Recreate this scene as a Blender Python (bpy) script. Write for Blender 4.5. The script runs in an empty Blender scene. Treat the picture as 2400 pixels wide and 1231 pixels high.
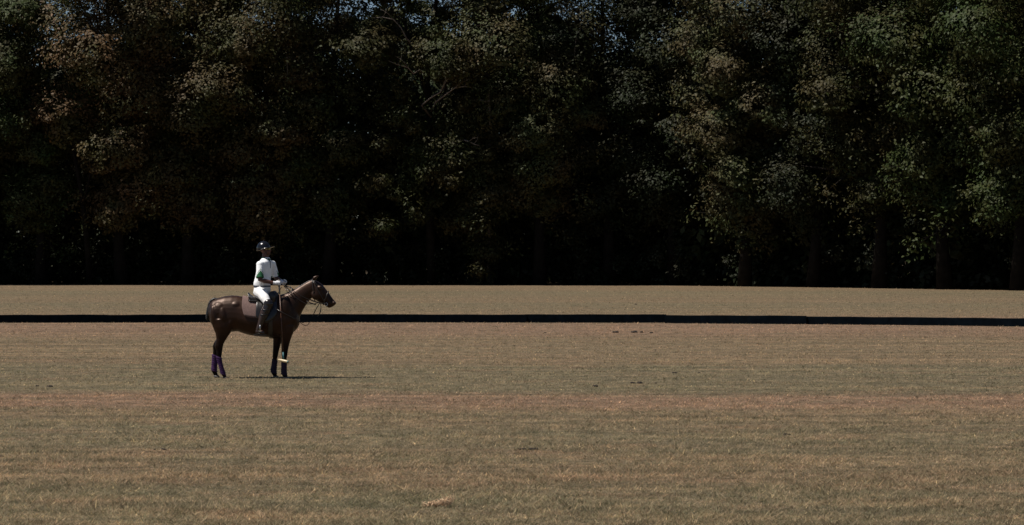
import bpy, bmesh, math, random
import numpy as np
from mathutils import Vector, Matrix

# ------------------------------------------------------------------ camera, sky, sun, exposure
SC = bpy.context.scene
COL = SC.collection
FPX = 5632.0          # focal length in pixels of the 2400 px wide photograph
CAMH = 2.22
HOR = 602.0           # horizon row of the photograph
cam_d = bpy.data.cameras.new('camera')
cam_d.sensor_width = 36.0
cam_d.lens = 36.0 * FPX / 2400.0
cam_d.clip_start = 0.5
cam_d.clip_end = 6000.0
cam = bpy.data.objects.new('camera', cam_d)
COL.objects.link(cam)
cam.location = (0, 0, CAMH)
cam.rotation_euler = (math.radians(90) - math.atan((615.5 - HOR) / FPX), 0, 0)
SC.camera = cam

SUN_EL, SUN_BACK = math.radians(62), math.radians(-11)
to_sun = Vector((-math.cos(SUN_EL) * math.cos(SUN_BACK), math.cos(SUN_EL) * math.sin(SUN_BACK), math.sin(SUN_EL)))
world = bpy.data.worlds.new('World')
SC.world = world
world.use_nodes = True
wn = world.node_tree.nodes
wn.clear()
sky = wn.new('ShaderNodeTexSky')
sky.sky_type = 'NISHITA'
sky.sun_disc = False
sky.sun_elevation = SUN_EL
sky.sun_rotation = math.atan2(to_sun.x, to_sun.y)
sky.air_density, sky.dust_density, sky.ozone_density = 0.8, 0.3, 1.2
bgn = wn.new('ShaderNodeBackground')
bgn.inputs['Strength'].default_value = 0.05
wout = wn.new('ShaderNodeOutputWorld')
world.node_tree.links.new(sky.outputs[0], bgn.inputs[0])
world.node_tree.links.new(bgn.outputs[0], wout.inputs[0])
sun_d = bpy.data.lights.new('sun', 'SUN')
sun_d.energy = 5.0
sun_d.angle = math.radians(0.53)
sun_d.color = (1.0, 0.94, 0.86)
sun = bpy.data.objects.new('sun', sun_d)
COL.objects.link(sun)
sun.rotation_euler = to_sun.to_track_quat('Z', 'Y').to_euler()
sun.location = to_sun * 60
SC.view_settings.view_transform = 'Standard'
SC.view_settings.look = 'None'
SC.view_settings.exposure = 0.3
SC.view_settings.gamma = 1.0
SC.view_settings.use_curve_mapping = False

rng = np.random.default_rng(7)
random.seed(7)


def spot(px, py):
    """A point on the ground seen at a pixel of the photograph."""
    d = FPX * CAMH / (py - HOR)
    return Vector(((px - 1200) * d / FPX, d, 0.0))


# ------------------------------------------------------------------ helpers
def tag(o, label=None, cat=None, group=None, kind=None):
    if label: o['label'] = label
    if cat: o['category'] = cat
    if group: o['group'] = group
    if kind: o['kind'] = kind
    return o


def empty(name, loc=(0, 0, 0), rz=0.0, parent=None):
    o = bpy.data.objects.new(name, None)
    COL.objects.link(o)
    o.location = loc
    o.rotation_euler = (0, 0, rz)
    o.empty_display_size = 0.2
    o.parent = parent
    return o


def np_mesh(name, V, F, mats=(), smooth=False, attrs=None):
    """V (n,3), F (m,k) arrays with a constant k."""
    V = np.asarray(V, np.float32)
    F = np.asarray(F, np.int32)
    me = bpy.data.meshes.new(name)
    m, k = F.shape
    me.vertices.add(len(V))
    me.vertices.foreach_set('co', V.ravel())
    me.loops.add(m * k)
    me.loops.foreach_set('vertex_index', F.ravel())
    me.polygons.add(m)
    me.polygons.foreach_set('loop_start', np.arange(m, dtype=np.int32) * k)
    if smooth:
        me.polygons.foreach_set('use_smooth', np.ones(m, bool))
    for mt in mats: me.materials.append(mt)
    for nm, vals in (attrs or {}).items():
        a = me.attributes.new(nm, 'FLOAT', 'FACE')
        a.data.foreach_set('value', np.asarray(vals, np.float32))
    me.update(calc_edges=True)
    return me


class MB:
    """Collects closed pieces and builds them as one mesh."""
    def __init__(self):
        self.v, self.f = [], []

    def add(self, vs, fs):
        o = len(self.v)
        self.v += [tuple(p) for p in vs]
        self.f += [tuple(i + o for i in q) for q in fs]
        return self

    def rings(self, rings, cap=True):
        n = len(rings[0])
        vs = [p for r in rings for p in r]
        fs = []
        for i in range(len(rings) - 1):
            for j in range(n):
                a, b = i * n + j, i * n + (j + 1) % n
                fs.append((a, b, b + n, a + n))
        if cap:
            fs.append(tuple(range(n))[::-1])
            fs.append(tuple((len(rings) - 1) * n + j for j in range(n)))
        return self.add(vs, fs)

    def tube(self, pts, rad, n=8):
        pts = [Vector(p) for p in pts]
        if not hasattr(rad, '__len__'): rad = [rad] * len(pts)
        t0 = (pts[1] - pts[0]).normalized()
        u = t0.orthogonal().normalized()
        rings = []
        for i, p in enumerate(pts):
            t = (pts[min(i + 1, len(pts) - 1)] - pts[max(i - 1, 0)]).normalized()
            u = (u - t * u.dot(t)).normalized()
            w = t.cross(u)
            rings.append([p + (u * math.cos(a) + w * math.sin(a)) * rad[i]
                          for a in (2 * math.pi * k / n for k in range(n))])
        return self.rings(rings)

    def strap(self, pts, w, t, side=(0, 1, 0)):
        """A flat strap along pts; its thin axis follows side."""
        pts = [Vector(p) for p in pts]
        sd = Vector(side)
        rings = []
        for i, p in enumerate(pts):
            d = (pts[min(i + 1, len(pts) - 1)] - pts[max(i - 1, 0)]).normalized()
            a = d.cross(sd).normalized() * (w / 2)
            b = sd.normalized() * (t / 2)
            rings.append([p + a + b, p - a + b, p - a - b, p + a - b])
        return self.rings(rings)

    def ball(self, c, r, nu=16, nv=10, M=None):
        c = Vector(c)
        r = Vector(r) if hasattr(r, '__len__') else Vector((r, r, r))
        rings = []
        for i in range(1, nv):
            ph = math.pi * i / nv
            ring = []
            for j in range(nu):
                th = 2 * math.pi * j / nu
                q = Vector((r.x * math.sin(ph) * math.cos(th), r.y * math.sin(ph) * math.sin(th), r.z * math.cos(ph)))
                ring.append(c + (M @ q if M else q))
            rings.append(ring)
        return self.rings(rings)

    def box(self, c, s, M=None):
        c = Vector(c)
        vs = []
        for dx in (-.5, .5):
            for dy in (-.5, .5):
                for dz in (-.5, .5):
                    q = Vector((dx * s[0], dy * s[1], dz * s[2]))
                    vs.append(c + (M @ q if M else q))
        return self.add(vs, [(0, 1, 3, 2), (4, 6, 7, 5), (0, 4, 5, 1), (2, 3, 7, 6), (0, 2, 6, 4), (1, 5, 7, 3)])

    def mesh(self, name, smooth=True):
        me = bpy.data.meshes.new(name)
        me.from_pydata([tuple(p) for p in self.v], [], self.f)
        bm = bmesh.new()
        bm.from_mesh(me)
        bmesh.ops.recalc_face_normals(bm, faces=bm.faces)
        bm.to_mesh(me)
        bm.free()
        if smooth:
            me.polygons.foreach_set('use_smooth', [True] * len(me.polygons))
        return me

    def build(self, name, mat, parent=None, smooth=True):
        return link(name, self.mesh(name, smooth), mat, parent)

    def fuse(self, name, mat, parent=None, voxel=0.012, smooth=4):
        """All pieces grown together into one continuous skin."""
        me = self.mesh(name)
        tmp = bpy.data.objects.new('fuse_temp', me)
        COL.objects.link(tmp)
        m = tmp.modifiers.new('r', 'REMESH')
        m.mode, m.voxel_size, m.use_smooth_shade = 'VOXEL', voxel, True
        if smooth:
            s = tmp.modifiers.new('s', 'SMOOTH')
            s.factor, s.iterations = 0.5, smooth
        dg = bpy.context.evaluated_depsgraph_get()
        out = bpy.data.meshes.new_from_object(tmp.evaluated_get(dg))
        bpy.data.objects.remove(tmp)
        bpy.data.meshes.remove(me)
        out.name = name
        out.polygons.foreach_set('use_smooth', [True] * len(out.polygons))
        return link(name, out, mat, parent)


def link(name, me, mat=None, parent=None):
    if mat is not None:
        me.materials.clear()
        for m in (mat if isinstance(mat, (list, tuple)) else [mat]): me.materials.append(m)
    o = bpy.data.objects.new(name, me)
    COL.objects.link(o)
    o.parent = parent
    return o


# ------------------------------------------------------------------ materials
def new_mat(name):
    m = bpy.data.materials.new(name)
    m.use_nodes = True
    nt = m.node_tree
    b = nt.nodes['Principled BSDF']
    return m, nt, nt.nodes, nt.links, b


def ramp(N, L, src, stops, interp='LINEAR'):
    r = N.new('ShaderNodeValToRGB')
    r.color_ramp.interpolation = interp
    while len(r.color_ramp.elements) < len(stops): r.color_ramp.elements.new(0.5)
    for e, (p, c) in zip(r.color_ramp.elements, stops):
        e.position = p
        e.color = tuple(c) + (1,) if hasattr(c, '__len__') else (c, c, c, 1)
    L.new(src, r.inputs[0])
    return r.outputs[0]


def noise(N, L, vec, scale, detail=4, rough=0.55):
    n = N.new('ShaderNodeTexNoise')
    n.inputs['Scale'].default_value = scale
    n.inputs['Detail'].default_value = detail
    n.inputs['Roughness'].default_value = rough
    if vec is not None: L.new(vec, n.inputs['Vector'])
    return n.outputs[0]


def mapping(N, L, vec, scale):
    m = N.new('ShaderNodeMapping')
    m.inputs['Scale'].default_value = scale
    L.new(vec, m.inputs['Vector'])
    return m.outputs[0]


def mix(N, L, a, b, fac, mode='MIX'):
    m = N.new('ShaderNodeMix')
    m.data_type = 'RGBA'
    m.blend_type = mode
    if hasattr(fac, 'is_linked'): L.new(fac, m.inputs[0])
    else: m.inputs[0].default_value = fac
    for k, s in ((6, a), (7, b)):
        if hasattr(s, 'is_linked'): L.new(s, m.inputs[k])
        else: m.inputs[k].default_value = tuple(s) + (1,)
    return m.outputs[2]


def mth(N, L, op, a, b=None):
    m = N.new('ShaderNodeMath')
    m.operation = op
    for k, s in ((0, a), (1, b)):
        if s is None: continue
        if hasattr(s, 'is_linked'): L.new(s, m.inputs[k])
        else: m.inputs[k].default_value = s
    return m.outputs[0]


def simple(name, col, rough=0.5, var=0.25, scale=20, bump=0.0, bscale=60, spec=0.5, coat=0.0, metal=0.0):
    m, nt, N, L, b = new_mat(name)
    tc = N.new('ShaderNodeTexCoord').outputs['Object']
    f = noise(N, L, tc, scale)
    lo = tuple(c * (1 - var) for c in col)
    hi = tuple(min(1, c * (1 + var)) for c in col)
    L.new(ramp(N, L, f, [(0.3, lo), (0.7, hi)]), b.inputs['Base Color'])
    b.inputs['Roughness'].default_value = rough
    b.inputs['Specular IOR Level'].default_value = spec
    b.inputs['Coat Weight'].default_value = coat
    b.inputs['Coat Roughness'].default_value = 0.15
    b.inputs['Metallic'].default_value = metal
    if bump:
        bp = N.new('ShaderNodeBump')
        bp.inputs['Strength'].default_value = bump
        bp.inputs['Distance'].default_value = 0.01
        L.new(noise(N, L, tc, bscale, 3), bp.inputs['Height'])
        L.new(bp.outputs[0], b.inputs['Normal'])
    return m


def turf_colour(N, L):
    """The field's own colour: mown strips, scorched and greener bands, blotches."""
    pos = N.new('ShaderNodeNewGeometry').outputs['Position']
    sep = N.new('ShaderNodeSeparateXYZ')
    L.new(pos, sep.inputs[0])
    # strips run across the view and bend a little
    wob = mth(N, L, 'MULTIPLY', mth(N, L, 'SUBTRACT', noise(N, L, mapping(N, L, pos, (0.09, 0.25, 1)), 1.0, 4), 0.5), 4.2)
    yv = mth(N, L, 'ADD', sep.outputs[1], wob)
    yv = mth(N, L, 'ADD', yv, mth(N, L, 'MULTIPLY', sep.outputs[0], 0.03))
    t = mth(N, L, 'DIVIDE', yv, 200.0)
    tan, olive, pink, straw = (.119, .091, .063), (.104, .088, .061), (.134, .093, .069), (.145, .110, .066)
    S = lambda d, c: (d / 200.0, c)
    bands = ramp(N, L, t, [
        S(10, tan), S(22, olive), S(24, tan), S(30, olive), S(34.5, tan), S(35.6, pink), S(38.6, pink), S(39.4, olive),
        S(48.5, olive), S(50.5, tan), S(58, (.122, .095, .066)), S(64, tan), S(71, pink), S(79, pink), S(83, tan), S(86, pink),
        S(92, tan), S(112, olive), S(120, tan), S(150, olive), S(160, tan), S(190, (.13, .097, .068))][:31])
    # thin mowing streaks
    st = noise(N, L, mapping(N, L, pos, (0.05, 1.3, 1)), 1.0, 5, 0.65)
    c = mix(N, L, bands, ramp(N, L, st, [(0.36, (.60, .61, .60)), (0.5, (1.0, 1.0, .99)), (0.64, (1.42, 1.34, 1.26))]), 0.55, 'MULTIPLY')
    # blotches of straw, bare earth and green
    bl = noise(N, L, mapping(N, L, pos, (0.55, 0.9, 1)), 1.0, 6, 0.6)
    c = mix(N, L, c, (.146, .098, .068), mth(N, L, 'MULTIPLY', ramp(N, L, bl, [(0.53, 0.0), (0.68, 1.0)]), 0.5))
    c = mix(N, L, c, (.084, .080, .053), mth(N, L, 'MULTIPLY', ramp(N, L, bl, [(0.30, 1.0), (0.46, 0.0)]), 0.5))
    # tufts and thin places, hand to arm sized
    p1 = noise(N, L, mapping(N, L, pos, (1, .8, 1)), 2.6, 6, 0.7)
    c = mix(N, L, c, ramp(N, L, p1, [(0.34, (.60, .62, .58)), (0.5, (1.0, 1.0, 1.0)), (0.66, (1.42, 1.36, 1.30))]), 0.9, 'MULTIPLY')
    p2 = noise(N, L, pos, 9.0, 4, 0.7)
    c = mix(N, L, c, ramp(N, L, p2, [(0.34, (.66, .68, .62)), (0.66, (1.34, 1.30, 1.28))]), 0.85, 'MULTIPLY')
    return c, pos


BLADE_GAIN = 2.35      # dry blades are paler than the thatch and soil under them


def turf_mats():
    # sheet
    m, nt, N, L, b = new_mat('turf')
    c, pos = turf_colour(N, L)
    fine = noise(N, L, pos, 26.0, 8, 0.75)
    c2 = mix(N, L, c, ramp(N, L, fine, [(0.32, (.45, .47, .42)), (0.5, (.95, .95, .93)), (0.66, (1.75, 1.65, 1.5))]), 0.9, 'MULTIPLY')
    mid = noise(N, L, mapping(N, L, pos, (1, 1, 1)), 5.0, 5, 0.7)
    c2 = mix(N, L, c2, ramp(N, L, mid, [(0.32, (.7, .73, .7)), (0.66, (1.3, 1.24, 1.2))]), 0.9, 'MULTIPLY')
    L.new(c2, b.inputs['Base Color'])
    b.inputs['Roughness'].default_value = 0.9
    b.inputs['Specular IOR Level'].default_value = 0.1
    bp = N.new('ShaderNodeBump')
    bp.inputs['Strength'].default_value = 0.7
    bp.inputs['Distance'].default_value = 0.03
    L.new(fine, bp.inputs['Height'])
    L.new(bp.outputs[0], b.inputs['Normal'])
    # blades
    g, nt, N, L, b = new_mat('grass_blade')
    c, pos = turf_colour(N, L)
    at = N.new('ShaderNodeAttribute')
    at.attribute_name = 'rnd'
    tint = ramp(N, L, at.outputs['Fac'], [(0.0, (.66, .72, .60)), (0.25, (.86, .93, .80)), (0.5, (1.08, 1.04, .98)), (0.8, (1.28, 1.15, 1.05)),
                                           (0.95, (1.45, 1.32, 1.12)), (1.0, (2.4, 2.2, 1.8))])
    col = mix(N, L, mix(N, L, c, tint, 1.0, 'MULTIPLY'), (BLADE_GAIN,) * 3, 1.0, 'MULTIPLY')
    L.new(col, b.inputs['Base Color'])
    b.inputs['Roughness'].default_value = 0.6
    b.inputs['Specular IOR Level'].default_value = 0.12
    tl = N.new('ShaderNodeBsdfTranslucent')
    L.new(col, tl.inputs['Color'])
    ms = N.new('ShaderNodeMixShader')
    ms.inputs[0].default_value = 0.45
    L.new(b.outputs[0], ms.inputs[1])
    L.new(tl.outputs[0], ms.inputs[2])
    L.new(ms.outputs[0], N['Material Output'].inputs['Surface'])
    return m, g


M_TURF, M_BLADE = turf_mats()



def leaf_mat(name='leaf'):
    m, nt, N, L, b = new_mat(name)
    oi = N.new('ShaderNodeObjectInfo')
    at = N.new('ShaderNodeAttribute')
    at.attribute_name = 'rnd'
    pos = N.new('ShaderNodeNewGeometry').outputs['Position']
    pn = noise(N, L, pos, 0.33, 3)
    tint = ramp(N, L, at.outputs['Fac'], [(0.0, (.72, .78, .68)), (0.5, (1, 1, 1)), (0.9, (1.2, 1.12, 1.05)), (1.0, (1.5, 1.3, 1.15))])
    c = mix(N, L, oi.outputs['Color'], tint, 1.0, 'MULTIPLY')
    c = mix(N, L, c, ramp(N, L, pn, [(0.38, (.8, 1.05, .75)), (0.62, (1.3, 1.0, .95))]), 0.9, 'MULTIPLY')
    L.new(c, b.inputs['Base Color'])
    b.inputs['Roughness'].default_value = 0.6
    b.inputs['Specular IOR Level'].default_value = 0.14
    return m


M_LEAF = leaf_mat()
M_BARK = simple('bark', (.012, .010, .008), 0.95, 0.45, 2.5, 0.8, 9, 0.05)
M_PALEBARK = simple('pale_bark', (.17, .135, .11), 0.85, 0.35, 4, 0.7, 12)

mfl, nt, N, L, b = new_mat('leaf_litter')
pos = N.new('ShaderNodeNewGeometry').outputs['Position']
L.new(ramp(N, L, noise(N, L, pos, 1.4, 7, 0.7), [(0.35, (.028, .022, .014)), (0.65, (.075, .055, .034))]), b.inputs['Base Color'])
b.inputs['Roughness'].default_value = 0.95
b.inputs['Specular IOR Level'].default_value = 0.05
M_LITTER = mfl

# ------------------------------------------------------------------ ground
def sheet(name, pts, z, mat):
    me = bpy.data.meshes.new(name)
    me.from_pydata([(x, y, z) for x, y in pts], [], [tuple(range(len(pts)))])
    o = link(name, me, mat)
    return tag(o, kind='structure')


def edge_row(px):
    """Row of the photograph where the sunlit field ends under the trees."""
    return float(np.interp(px, [-1500, 0, 700, 1500, 1900, 2400, 4200], [668, 668.5, 669, 670, 675, 682.5, 712]))


def line_y(X):
    """Depth of the wood's edge at a lateral position X."""
    return float(np.interp(X, EX, EY))


_e = [(spot(p, edge_row(p))) for p in (-1500, 0, 350, 700, 1100, 1500, 1700, 1900, 2150, 2400, 3000, 4200)]
EX = [p.x for p in _e]
EY = [p.y for p in _e]

sheet('ground', [(-2500, -60), (2500, -60), (2500, 5000), (-2500, 5000)], -0.06, M_LITTER)
fld = [(-260, -50), (160, -50)] + [(160, EY[-1] + 3)] + [(x, y + 3.2) for x, y in zip(EX[::-1], EY[::-1])] + [(-260, EY[0] + 3.2)]
tag(sheet('playing_field', fld, 0.0, M_TURF), 'mown dry polo turf with pinkish and olive strips')


# ------------------------------------------------------------------ grass blades on the nearer field
def grass(n, d0, d1, hmin, hmax, wk, name, label, power=1.0):
    # evenly spread over picture rows, so thinner with distance
    r = rng.random(n) ** power
    s0, s1 = 1 / d1, 1 / d0
    d = 1 / (s0 + (s1 - s0) * r)
    x = (rng.random(n) * 2 - 1) * (0.2131 * d + 2.2)
    h = hmin + (hmax - hmin) * rng.random(n) ** 1.6
    # patchy height
    h *= 0.75 + 0.5 * (np.sin(x * 1.7 + 3 * np.sin(d * 0.9)) * 0.5 + 0.5)
    w = (0.0030 + 0.0050 * rng.random(n)) * (1 + wk * (d - d0) / 20)
    h *= 1 + np.clip(d - 40, 0, 60) / 120
    a = rng.random(n) * 2 * np.pi
    lean = h * (0.5 + 1.7 * rng.random(n))
    b = rng.random(n) * 2 * np.pi
    V = np.empty((n, 3, 3))
    V[:, 0] = np.stack([x - np.cos(a) * w, d - np.sin(a) * w, np.full(n, -0.002)], 1)
    V[:, 1] = np.stack([x + np.cos(a) * w, d + np.sin(a) * w, np.full(n, -0.002)], 1)
    V[:, 2] = np.stack([x + np.cos(b) * lean, d + np.sin(b) * lean, h], 1)
    F = np.arange(n * 3).reshape(n, 3)
    me = np_mesh(name, V.reshape(-1, 3), F, [M_BLADE], attrs={'rnd': np.clip(rng.normal(.48, .23, n), 0, 1)})
    o = link(name, me)
    tag(o, label, 'grass', kind='stuff')
    return o


grass(560000, 18.3, 186, .010, .036, 0.42, 'grass', 'short dry mown grass covering the polo field', 0.85)

grass(9000, 18.3, 34, .045, .085, 0.0, 'long_grass', 'sparse longer straw blades standing out of the near turf', 0.8)

# ------------------------------------------------------------------ the wood
def rand_dirs(n, g):
    v = g.normal(size=(n, 3))
    return v / np.linalg.norm(v, axis=1, keepdims=True)


def leaf_cloud(centres, radii, per, size, g, shell=0.42, flat=.78):
    """Diamond leaves covering uneven lobes: thick at the outside, with bumps and bald holes."""
    n = len(centres) * per
    C = np.repeat(centres, per, 0)
    R = np.repeat(radii, per, 0)
    ph = np.repeat(g.random((len(centres), 6)) * 6.28, per, 0)
    d = rand_dirs(n, g)
    a, b_, c = d[:, 0], d[:, 1], d[:, 2]
    lump = (.22 * np.sin(2.3 * a + ph[:, 5]) * np.sin(2.6 * c + ph[:, 1]) + .20 * np.sin(4 * a + ph[:, 0]) * np.sin(4 * b_ + ph[:, 1]) + .16 * np.sin(7 * c + 3 * a + ph[:, 2])
            + .11 * np.sin(11 * b_ + ph[:, 3]) * np.sin(10 * a + ph[:, 4]) + .09 * np.sin(17 * c + 9 * b_ + ph[:, 5]))
    rr = R * (1 + lump) * (1 - shell * g.random(n) ** 1.6) * np.where(g.random(n) < .10, 1 + .22 * g.random(n), 1)
    P = C + d * rr[:, None] * np.array([1, 1, flat])
    nrm = d * 0.9 + np.array([0, 0, .45]) + g.normal(size=(n, 3)) * .33
    nrm /= np.linalg.norm(nrm, axis=1, keepdims=True)
    t = np.cross(nrm, g.normal(size=(n, 3)))
    t /= np.linalg.norm(t, axis=1, keepdims=True)
    bt = np.cross(nrm, t)
    s = size * (0.55 + 0.9 * g.random(n))[:, None]
    V = np.stack([P - t * s, P - bt * s * .55 + nrm * s * .12, P + t * s, P + bt * s * .55 + nrm * s * .12], 1)
    hole = np.sin(5 * a + ph[:, 3]) * np.sin(6 * b_ + ph[:, 4]) * np.sin(5 * c + ph[:, 0])
    keep = hole > -.42 - .3 * g.random(n)
    rnd = np.clip(g.normal(.5, .2, n), 0, 1)
    return V[keep], rnd[keep]


def tree_parts(seed, H, R, base, per, size, nl=13, spread=1.0, fill=22, top=1.6):
    """Trunk-and-limb builder plus leaf arrays; crown from base to H with radius R."""
    g = np.random.default_rng(seed)
    wood = MB()
    lean = g.normal(size=2) * .5
    tp = []
    for i in range(7):
        u = i / 6
        tp.append((lean[0] * u * 2 + g.normal() * .14 * u, lean[1] * u + g.normal() * .14 * u, H * .86 * u - .3))
    r0 = .017 * H
    wood.tube(tp, [r0 * (1.35 if i == 0 else 1) * (1 - .13 * i) for i in range(7)], 9)
    tip = lambda u: Vector(np.array([np.interp(u * 6, range(7), [p[k] for p in tp]) for k in range(3)]))
    cen, rad = [], []
    for k in range(nl):
        u = base / H + (0.92 - base / H) * (k + g.random() * .7) / nl
        u = min(u, .93)
        ang = k * 2.4 + g.random() * .8
        prof = math.sin(math.pi * (0.08 + 0.86 * (u - base / H) / (1 - base / H)) ** top) ** .7
        ln = R * prof * (0.75 + .45 * g.random()) * spread
        up = (0.15 + .75 * g.random()) * (0.6 + .5 * u)
        p = tip(u / .93)
        dv = Vector((math.cos(ang), math.sin(ang), up))
        pts, rr = [p], [r0 * (1 - u) * .62 + .05]
        for i in range(1, 5):
            dv = (dv + Vector(g.normal(size=3)) * .22 + Vector((0, 0, -.05))).normalized()
            p = p + dv * ln / 4
            pts.append(p)
            rr.append(rr[0] * (1 - i * .21))
        wood.tube(pts, rr, 6)
        for i in (2, 3, 4):
            cen.append(pts[i] + Vector(g.normal(size=3)) * .35)
            rad.append(R * (.17 + .16 * g.random()))
            for _ in range(2):
                dv2 = (Vector(g.normal(size=3)) + dv * .4 + Vector((0, 0, .35))).normalized()
                e = pts[i] + dv2 * R * (.22 + .26 * g.random())
                wood.tube([pts[i], (pts[i] + e) / 2 + Vector(g.normal(size=3)) * .12, e], [rr[i] * .6 + .012, rr[i] * .4 + .01, .012], 4)
                cen.append(e)
                rad.append(R * (.13 + .15 * g.random()))
    V0, r0_ = leaf_cloud(np.array([tuple(c) for c in cen]), np.array(rad) * .9, max(20, per // 6), size, g, .9)
    lc, lr = [], []
    for k in range(fill):
        u = (k + .25 + .5 * g.random()) / fill
        a = k * 2.4 + g.random() * 1.2
        prof = math.sin(math.pi * (0.08 + 0.86 * u) ** top) ** .7
        q = R * prof * (.30 + .48 * g.random())
        lc.append((math.cos(a) * q + lean[0] * u * 2, math.sin(a) * q, base + 1.0 + (H - base - 1.8) * u))
        lr.append(R * (.33 + .24 * g.random()) * (.60 + .40 * prof))
    V1, r1 = leaf_cloud(np.array(lc), np.array(lr), per * 14, size, g)
    V, rnd = np.concatenate([V0, V1]), np.concatenate([r0_, r1])
    return wood, V, rnd


def leaf_mesh(V, rnd, name='crown'):
    n = len(V)
    return np_mesh(name, V.reshape(-1, 3), np.arange(n * 4).reshape(n, 4), [M_LEAF], attrs={'rnd': rnd})


def place(px, back=0.0):
    X = (px - 1200) * 195 / FPX
    for _ in range(6):
        Y = line_y(X) + back
        X = (px - 1200) * Y / FPX
    return Vector((X, Y, -0.06))


# prototypes, then every tree of the front row is a thing of its own
PROTO = []
for i, (H, R, base, nl, fl) in enumerate([(27, 7.0, 4.6, 12, 15), (25.5, 6.4, 4.0, 11, 14), (28.5, 7.2, 5.2, 11, 15), (26, 6.9, 4.6, 12, 15), (24.5, 6.4, 3.8, 11, 14), (28, 7.0, 5.0, 12, 15)]):
    w, V, rnd = tree_parts(100 + i, H, R, base, 395, .122, nl, 1.0, fl)
    PROTO.append((w.mesh('trunk'), leaf_mesh(V, rnd)))

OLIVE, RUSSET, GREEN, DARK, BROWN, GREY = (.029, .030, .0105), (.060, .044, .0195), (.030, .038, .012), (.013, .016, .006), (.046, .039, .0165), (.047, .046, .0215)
TREES = [  # px, back, prototype, turn, scale, colour, label
    (-420, 5, 0, 0.4, 1.00, OLIVE, None), (-250, 4, 3, 1.7, 1.0, BROWN, None),
    (-90, 3.0, 5, 2.2, .95, OLIVE, 'dull olive tree cut by the left edge of the picture'),
    (95, 3.6, 1, 0.9, .93, GREEN, 'green tree second from the left, its round top below a dark sky gap'),
    (285, 3.0, 3, 3.6, 1.06, RUSSET, 'tall russet brown tree left of the rider, broadest lit crown in the wood'),
    (440, 3.6, 0, 5.1, 1.03, BROWN, 'brown olive tree just left of above the horse\'s croup'),
    (620, 3.6, 4, 1.1, 1.10, BROWN, 'brownish tree directly behind and above the rider'),
    (770, 4.4, 2, 4.4, 1.0, OLIVE, 'olive tree above the horse\'s head, left of the sky gap'),
    (1120, 3.5, 1, 2.8, 1.04, OLIVE, 'tree with a pale lit trunk right of the bare dead limbs'),
    (1265, 4.2, 5, 0.2, .98, GREY, 'grey green tree just right of the picture\'s middle'),
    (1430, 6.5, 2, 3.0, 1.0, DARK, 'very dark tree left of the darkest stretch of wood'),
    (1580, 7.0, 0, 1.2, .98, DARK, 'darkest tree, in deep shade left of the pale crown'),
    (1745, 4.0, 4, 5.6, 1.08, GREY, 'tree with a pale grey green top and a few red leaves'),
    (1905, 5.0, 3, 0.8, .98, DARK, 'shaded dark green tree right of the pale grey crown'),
    (2060, 4.2, 5, 3.9, 1.0, OLIVE, 'olive tree with a long dark low limb near the right'),
    (2215, 3.6, 1, 4.9, 1.06, GREEN, 'bright green tree, second from the right edge'),
    (2385, 3.0, 0, 2.4, 1.0, GREEN, 'green tree cut by the right edge of the picture'),
    (2560, 3.5, 2, 1.0, 1.0, OLIVE, None), (2730, 4, 3, 2.9, 1.0, GREEN, None)]
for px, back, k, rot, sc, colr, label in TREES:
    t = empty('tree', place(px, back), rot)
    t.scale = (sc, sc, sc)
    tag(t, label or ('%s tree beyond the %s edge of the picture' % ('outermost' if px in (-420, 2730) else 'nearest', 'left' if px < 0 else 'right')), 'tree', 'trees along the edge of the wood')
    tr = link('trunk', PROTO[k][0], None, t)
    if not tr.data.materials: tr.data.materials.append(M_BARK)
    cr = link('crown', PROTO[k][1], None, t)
    cr.color = tuple(colr) + (1,)


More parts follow.
